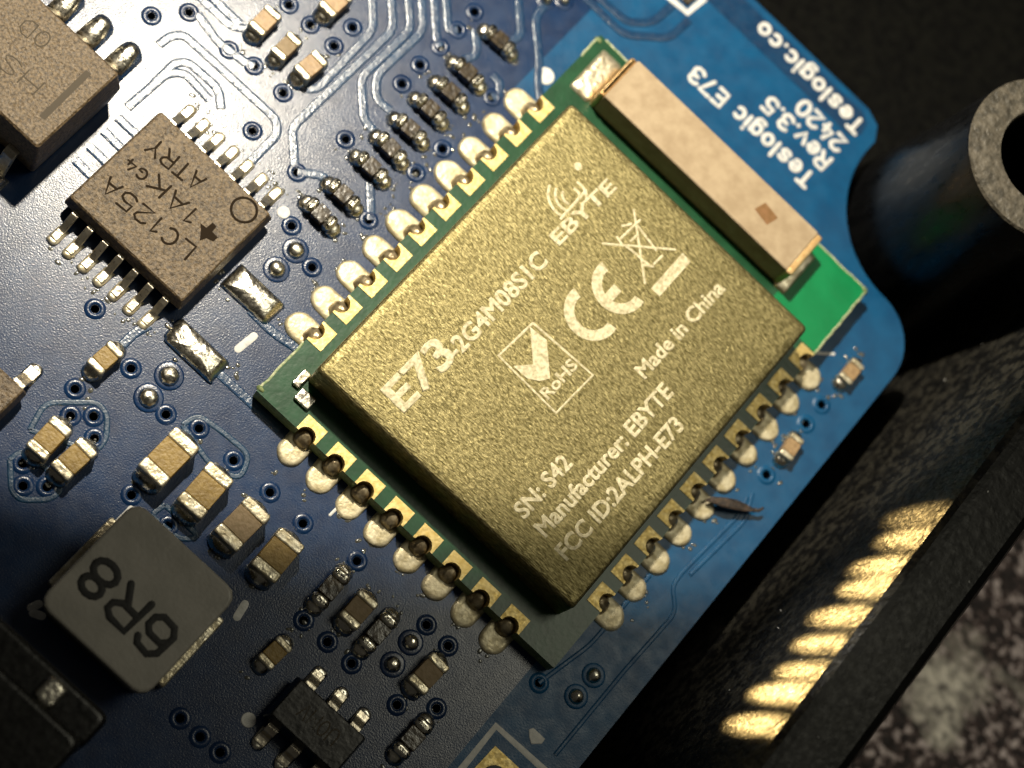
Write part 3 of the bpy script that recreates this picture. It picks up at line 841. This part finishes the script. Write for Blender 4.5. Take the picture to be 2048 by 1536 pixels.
def foot_solder(parent, x, y, rz, width, out, mt=SHINY):
    r_ = width / 2 + .05
    o = [(out - .5, -r_), (out + .05, -r_)] + [(out + .08 + r_ * .7 * math.cos(R(a)), r_ * math.sin(R(a))) for a in range(-70, 71, 28)] + [(out + .05, r_), (out - .5, r_)]
    dome('solder_joint', wobble(o, .03), 0.0, .13, mt, parent, loc=(x, y, 0), rz=rz, flat=.3, rings=4)

# fourteen-lead logic chip
lc = thing('logic_chip', 'square tan-topped logic chip with seven leads on each of two sides', 'chip', (-6.03, 2.5, 0))
drafted('package', -2.50, 2.50, -2.20, 2.20, .12, .55, 1.05, .10, EPOXY, lc, r=.08, bevel=.05)
LM = lead_mesh(.26, .55, 1.02)
for i in range(7):
    for s in (-1, 1):
        rz = math.pi / 2 * s
        link('lead', LM, LEAD, lc, ((i - 3) * .65, s * 2.18, 0), rz)
        foot_solder(lc, (i - 3) * .65, s * 2.18, rz, .30, 1.0, SOLDER)
def loc_of(pt, root): return (pt[0] - root[0], pt[1] - root[1])
LR = (-6.03, 2.5)
pen_text('marking_text', 'LC125A', loc_of((-4.732, 1.748, 1.050), LR), loc_of((-7.746, 1.537, 1.050), LR), .56, .085, 1.052, INK, lc, thick=.006)
pen_text('marking_text', '1AK', loc_of((-5.360, 2.684, 1.050), LR), loc_of((-6.749, 2.685, 1.050), LR), .56, .085, 1.052, INK, lc, thick=.006)
pen_text('marking_text', 'G4', loc_of((-7.395, 2.588, 1.050), LR), loc_of((-7.841, 2.556, 1.050), LR), .36, .08, 1.052, INK, lc, thick=.006)
pen_text('marking_text', 'ATRY', loc_of((-6.050, 3.666, 1.050), LR), loc_of((-7.701, 3.543, 1.050), LR), .56, .085, 1.052, INK, lc, thick=.006)
c_ = loc_of((-4.316, 4.066, 1.050), LR)
pen_strokes('pin_mark', [arc(c_[0], c_[1], .42, .42, 0, 360, 24)], .09, 1.052, INK, lc, .006)
lg = loc_of((-4.630, 2.670, 1.050), LR)
pl = [(lg[0] + x, lg[1] + y) for x, y in ((-.36, .05), (-.12, .08), (-.10, .36), (.08, .34), (.10, .12), (.36, .10), (.34, -.10), (.12, -.18), (.02, -.40), (-.10, -.22), (-.20, -.10))]
plate('logo_mark', pl, 1.051, .005, INK, lc)

# large chip at the top left corner of the view
BR = (-12.4, 2.2)
big = thing('large_chip', 'large tan-topped chip with dark bar mark, cut by the picture corner', 'chip', (BR[0], BR[1], 0))
drafted('package', -2.6, 2.6, -1.95, 1.95, .2, 1.3, 2.5, .14, EPOXY, big, r=.1, bevel=.06)
plate('bar_mark', [loc_of(q, BR) for q in ((-10.632, 1.177, 2.500), (-10.418, 1.215, 2.500), (-10.503, 3.363, 2.500), (-10.710, 3.335, 2.500))], 2.498, .006, FAINT, big)
pen_text('marking_text', 'HS', loc_of((-11.559, 1.795, 2.500), BR), loc_of((-12.388, 1.744, 2.500), BR), .55, .05, 2.5, FAINT, big, thick=.006)
pen_text('marking_text', '0D', loc_of((-12.323, 3.097, 2.500), BR), loc_of((-12.896, 3.036, 2.500), BR), .55, .05, 2.5, FAINT, big, thick=.006)
BL = lead_mesh(.42, 1.25, 1.35, th=.2, foot=.6)
for i in range(4):
    x = 1.75 - 1.27 * i
    for s in (-1, 1):
        link('lead', BL, LEAD, big, (x, s * 1.93, 0), math.pi / 2 * s)
        o = [(.55, -.42), (1.45, -.42)] + [(1.6 + .3 * math.cos(R(a)), .42 * math.sin(R(a))) for a in range(-70, 71, 28)] + [(1.45, .42), (.55, .42)]
        dome('solder_joint', wobble(o, .03), 0, .62, SHINY, big, loc=(x, s * 1.93, 0), rz=math.pi / 2 * s, rings=6)

# chip cut by the left edge
ec = (-6.260, -5.761, 0.900)
edge = thing('power_chip', 'brown-topped chip half cut by the left edge of the picture', 'chip', (ec[0], ec[1], 0))
drafted('package', -1.2, 1.25, -.75, .75, .1, .5, 1.05, .08, EPOXY, edge, r=.06, bevel=.05)
EL = lead_mesh(.42, .5, .85, th=.15)
for x in (-.8, .85):
    link('lead', EL, LEAD, edge, (x, -.74, 0), -math.pi / 2)
    foot_solder(edge, x, -.74, -math.pi / 2, .42, .8)
for x in (.85,):
    link('lead', EL, LEAD, edge, (x, .74, 0), math.pi / 2)
    foot_solder(edge, x, .74, math.pi / 2, .42, .8)

# six-lead chip at the bottom
so = (8.481, -6.559, 1.050)
sot = thing('regulator_chip', 'small black six-lead chip with bright bent leads near the bottom edge', 'chip', (so[0], so[1], 0))
drafted('package', -1.45, 1.45, -.82, .82, .08, .5, 1.1, .10, BLACK, sot, r=.06, bevel=.04)
SL = lead_mesh(.40, .5, .66, th=.14, foot=.3)
for i in range(3):
    for s in (-1, 1):
        link('lead', SL, LEAD, sot, ((i - 1) * .95, s * .80, 0), math.pi / 2 * s)
        foot_solder(sot, (i - 1) * .95, s * .80, math.pi / 2 * s, .40, .62)
pen_text('marking_text', 'UOMV', (.55, .05), (-.6, .05), .5, .05, 1.102, FAINT, sot, thick=.006)
pen_strokes('printed_dash', [[(7.212, -7.134, 0.000), (7.153, -5.897, 0.000)]], .09, 0.003, SILK, board)

# ------------------------------------------------------------------ inductor
IR = (1.84, -7.55)
ind = thing('power_inductor', 'grey square inductor marked 6R8 with rounded corners in the shaded corner', 'inductor', (IR[0], IR[1], 0))
slab('core', -2.0, 2.0, -2.0, 2.0, .18, 1.62, INDSIDE, ind, r=.5, bevel=.1)
slab('top_plate', -2.12, 2.12, -2.12, 2.12, 1.6, 2.0, INDTOP, ind, r=.45, bevel=.10)
for s in (-1, 1):
    slab('terminal', 2.0 if s > 0 else -2.38, 2.38 if s > 0 else -2.0, -1.25, 1.55, .0, .5, SOLDER, ind, bevel=.08)
pen_text('marking_text', '6R8', loc_of((2.963, -8.049, 2.000), IR), loc_of((0.568, -7.950, 2.000), IR), 1.15, .24, 2.0, BLACKINK, ind, thick=.012)

# ------------------------------------------------------------------ black connector, bottom left
CR_ = (0.0, -13.4)
con = thing('black_connector', 'black plastic connector block with pale edges in the bottom left corner', 'connector', (CR_[0], CR_[1], 0))
slab('housing', -6.0, 3.5, -4.0, 1.45, 0.02, 4.0, BLACK, con, bevel=.22)
slab('housing_step', -6.0, 3.62, 1.30, 2.55, 0.02, 3.3, BLACK, con, bevel=.22)
pn = loc_of((1.854, -11.681, 3.400), CR_)
slab('contact_pin', pn[0] - .34, pn[0] + .34, 1.44, 2.3, 3.0, 3.62, SHINY, con, bevel=.16)

# ------------------------------------------------------------------ two-terminal parts
SMD = {}
def smd(name, label, cat, group, p_, axis, L, W, H, body, jitter=0.0, round_=.05, term=.24, joint=.62, tmat=None, tb=.07):
    rz = (0 if axis == 'x' else math.pi / 2) + R(jitter * 1.4 + random.uniform(-1.5, 1.5))
    t = thing(name, label, cat, (p_[0], p_[1], 0), rz, group)
    tl = term * L
    key = (L, W, H, term)
    if key not in SMD:
        SMD[key] = {}
        d = SMD[key]
    d = SMD[key]
    def part(nm, mt, maker):
        k2 = (nm, mt.name)
        if k2 not in d:
            d[k2] = maker()
        return d[k2]
    def slab_me(x0, x1, w, z0, z1, b):
        o_ = slab('tmp', x0, x1, -w / 2, w / 2, z0, z1, BLACK, None, bevel=b)
        me = o_.data; me.materials.clear()
        bpy.data.objects.remove(o_)
        return me
    link('body', part('body', body, lambda: slab_me(-L / 2 + tl, L / 2 - tl, W, .06, H, .03)), body, t)
    tmat = tmat or SOLDER
    tm_ = part('terminal', tmat, lambda: slab_me(-tl / 2, tl / 2, W + .05, .03, H + .03, tb))
    if tb > .1:
        tm_.polygons.foreach_set('use_smooth', [True] * len(tm_.polygons))
    for s in (-1, 1):
        link('terminal', tm_, tmat, t, (s * (L / 2 - tl / 2), 0, 0))
        r_ = W / 2 + .03
        o_ = [(-.12, -r_)] + [(.04 + .26 * math.cos(R(a)), r_ * math.sin(R(a))) for a in range(-80, 81, 20)] + [(-.12, r_)]
        jm = part('joint%d' % random.randint(0, 2), SHINY, lambda: dome_me(wobble(o_, .02), H * joint))
        link('solder_joint', jm, SHINY, t, (s * L / 2, 0, 0), 0 if s > 0 else math.pi)
    return t
def dome_me(o_, h):
    ob = dome('tmp', o_, 0.0, h, SHINY, None, peak=(-.1, 0), rings=5)
    me = ob.data
    me.materials.clear()
    bpy.data.objects.remove(ob)
    return me

GR = 'dark resistors in the diagonal row beside the module'
for lab, q, jit in (('dark chip resistor highest in the diagonal row, near the thin white-topped trace', (-2.399, 15.371, 0.400), 2),
                    ('dark chip resistor second from the top of the diagonal row', (-2.379, 13.617, 0.400), -1),
                    ('dark chip resistor third from the top of the diagonal row', (-2.334, 12.617, 0.400), 1),
                    ('dark chip resistor fourth from the top of the diagonal row', (-2.420, 11.617, 0.400), 0),
                    ('dark chip resistor fifth from the top of the diagonal row', (-2.422, 10.560, 0.400), 2),
                    ('dark chip resistor sixth from the top of the diagonal row', (-2.436, 9.554, 0.400), -2),
                    ('dark chip resistor seventh from the top of the diagonal row', (-2.450, 8.559, 0.400), 1),
                    ('dark chip resistor eighth from the top, upper of the last pair in the row', (-2.465, 7.143, 0.400), 0),
                    ('dark chip resistor at the low end of the row, nearest the logic chip', (-2.537, 6.088, 0.400), -1)):
    smd('chip_resistor', lab, 'resistor', GR, q, 'x', 1.22, .56, .42, RESBODY, jit, term=.30, tmat=SHINY, tb=.14)
GC = 'tan ceramic capacitors'
for lab, q, L, W, H, body, jit in (
    ('pale tan capacitor left of two at the top edge, above the logic chip', (-8.370, 9.660, 0.600), 1.05, .62, .6, PALECER, 2),
    ('brown capacitor in the middle of the three stepped below the top edge', (-7.264, 9.532, 0.550), 1.0, .55, .55, DULLCER, 0),
    ('pale tan capacitor lowest of the three stepped below the top edge', (-6.240, 9.620, 0.600), 1.05, .62, .6, PALECER, -2),
    ('capacitor cut by the top edge of the picture beside the bundle of traces', (-7.208, 11.980, 0.600), 1.1, .65, .6, PALECER, 0),
    ('small tan capacitor between the left solder bumps and the logic chip leads', (-4.114, -2.489, 0.550), 1.05, .60, .55, CERAMIC, -3),
    ('upper of the twin tan capacitors ringed by vias at left', (-3.568, -5.569, 0.600), 1.30, .72, .65, CERAMIC, 1),
    ('lower of the twin tan capacitors ringed by vias at left', (-2.573, -5.521, 0.600), 1.30, .72, .65, CERAMIC, -1),
    ('largest tan capacitor, above the chain leading down to the resistors', (-0.529, -3.500, 0.850), 1.75, .98, .85, CERAMIC, 0),
    ('speckled tan capacitor second in the chain beside the inductor', (1.005, -3.493, 0.850), 1.65, .95, .85, CERAMIC, 2),
    ('tan capacitor third in the chain, just right of the inductor corner', (2.555, -3.474, 0.850), 1.60, .95, .85, DULLCER, -2),
    ('shaded tan capacitor at the low end of the chain', (4.033, -3.441, 0.850), 1.55, .95, .85, CERAMIC, 1),
    ('shaded grey-brown capacitor between two dark resistors', (7.078, -2.895, 0.600), 1.15, .72, .6, DULLCER, 1),
    ('shaded grey-brown capacitor below the two round solder bumps', (10.079, -2.872, 0.600), 1.25, .72, .6, DULLCER, -1),
    ('tiny shaded brown capacitor above the six-lead chip', (6.031, -5.679, 0.550), 1.0, .58, .5, CERAMIC, -3),
    ('tiny beige capacitor at the rounded right corner of the board', (14.486, 15.431, 0.500), .95, .50, .45, PALECER, 0),
    ('tiny beige capacitor near the right board edge beside the lower pads', (14.527, 11.701, 0.500), .95, .50, .45, PALECER, 4)):
    smd('ceramic_capacitor', lab, 'capacitor', GC, q, 'y', L, W, H, body, jit)
GD = 'black resistors in the shaded lower part'
for lab, q in (('black resistor with bright ends left of a grey-brown capacitor, in shade', (5.980, -2.950, 0.400)),
               ('black resistor with bright ends right of a grey-brown capacitor, in shade', (8.028, -2.949, 0.400)),
               ('black resistor with bright ends right of the six-lead chip', (11.046, -4.687, 0.400))):
    smd('chip_resistor', lab, 'resistor', GD, q, 'y', 1.45, .60, .45, RESBODY, 0, term=.28, tmat=SHINY, tb=.14)

# ------------------------------------------------------------------ splinter lying across a pad
pts = [((13.409, 8.082, 0.350), .03, .06), ((13.574, 8.233, 0.380), .12, .13), ((13.942, 8.443, 0.380), .19, .16), ((14.284, 8.685, 0.340), .20, .15), ((14.622, 8.876, 0.300), .15, .12), ((14.879, 9.026, 0.300), .07, .08), ((15.046, 9.157, 0.320), .06, .06), ((15.108, 9.330, 0.340), .04, .04)]
rings = []
for i, (c, w, h) in enumerate(pts):
    a = Vector(pts[max(i - 1, 0)][0]); b_ = Vector(pts[min(i + 1, len(pts) - 1)][0])
    d = (b_ - a).normalized(); s_ = d.cross(Vector((0, 0, 1))).normalized()
    rings.append([tuple(Vector(c) + s_ * w * math.cos(R(t)) + Vector((0, 0, 1)) * h * math.sin(R(t)) * (.5 if 40 < t < 140 else 1)) for t in range(0, 360, 36)])
sp = link('wood_splinter', mesh(loft(rings), 'wood_splinter', smooth=True), WOOD)
sp['label'] = 'thin dark brown splinter lying across a solder pad on the right'
sp['category'] = 'splinter'

# ------------------------------------------------------------------ added spots imitating light thrown on the wall by the pads
for i, e in enumerate((900, 2200, 2600, 3000, 3000, 3400, 3000, 4200, 3200)):
    y = SEY[i]
    src = Vector((13.3, y, .45))
    tgt = Vector((17.98, 10.2 - 1.09 * i + random.uniform(-.1, .1), 6.3 + random.uniform(-.4, .4)))
    o = spot('added_wall_spot', src, tgt, e * 4.4, 5.6 + random.uniform(-.7, 1.0), 1.0, .20, (1.0, .66, .23))
    o.scale = (1.0, 4.6, 1.0)
spot('added_wall_spot', (12.0, 6.0, 14.0), (17.9, 5.0, 5.5), 5200, 42, 1.0, 1.0, (1.0, .93, .80))  # added wide spot, gives the wall a soft overall glow

# ------------------------------------------------------------------ glossy flux residue round the joints
spots = [(ex + 0.95 * math.cos(rz), ey + 0.95 * math.sin(rz)) for (ex, ey), rz in EDGES]
spots += [(-6.03 + (i - 3) * .65, 2.5 + s_ * 3.35) for i in range(7) for s_ in (-1, 1)]
spots += [(t.location.x + math.cos(t.rotation_euler.z) * k, t.location.y + math.sin(t.rotation_euler.z) * k) for t in COL.objects if t.name.startswith(('chip_resistor', 'ceramic_capacitor')) for k in (-.95, .95)]
spots += [(-2.277, 2.509, 0.000), (-2.297, -0.171, 0.000), (-3.361, 2.125, 0.000), (-3.466, -0.362, 0.000), (-1.043, 0.077, 0.000), (-4.221, -4.332, 0.000), (-3.510, -3.743, 0.000)]
verts, faces = [], []
for q in spots:
    for k in range(random.randint(3, 6)):
        r_ = random.uniform(.03, .085)
        cx, cy, an = q[0] + random.gauss(0, .17), q[1] + random.gauss(0, .17), random.uniform(0, 3)
        rx = r_ * random.uniform(1, 1.9)
        s = len(verts)
        for el in (0, 35, 65):
            for i in range(8):
                u, v = rx * math.cos(R(el)) * math.cos(math.pi * i / 4), r_ * math.cos(R(el)) * math.sin(math.pi * i / 4)
                verts.append((cx + u * math.cos(an) - v * math.sin(an), cy + u * math.sin(an) + v * math.cos(an), r_ * .24 * math.sin(R(el))))
        for a in (0, 8):
            faces += [(s + a + i, s + a + (i + 1) % 8, s + a + 8 + (i + 1) % 8, s + a + 8 + i) for i in range(8)]
        faces.append(tuple(s + 16 + i for i in range(8)))
me = bpy.data.meshes.new('flux_residue')
me.from_pydata(verts, [], faces)
me.polygons.foreach_set('use_smooth', [True] * len(me.polygons))
fr = link('flux_residue', me, RESIN, board)
fr['kind'] = 'stuff'

# ------------------------------------------------------------------ dust on the black plastic
verts, faces = [], []
for k in range(16):
    y = random.uniform(-2, 26)
    if k % 3 == 0:
        x, z = random.uniform(18.6, 20.1), 8.0
    else:
        z = random.uniform(-1, 7.2)
        x = 17.15 + (z + 2) * .0925 - .02
    r_ = random.choice((.018, .025, .03, .05))
    an = random.uniform(0, 3)
    s = len(verts)
    for dx, dy, dz in ((1.6, 0, 0), (0, 1, 0), (-1.6, 0, 0), (0, -1, 0), (0, 0, 1), (0, 0, -1)):
        verts.append(in_case((x + r_ * (dx * math.cos(an) - dy * math.sin(an)), y + r_ * (dx * math.sin(an) + dy * math.cos(an)), z + r_ * dz)))
    faces += [(s + a, s + (a + 1) % 4, s + 4) for a in range(4)] + [(s + (a + 1) % 4, s + a, s + 5) for a in range(4)]
me = bpy.data.meshes.new('dust')
me.from_pydata(verts, [], faces)
du = link('dust', me, SILK, case)
du['kind'] = 'stuff'
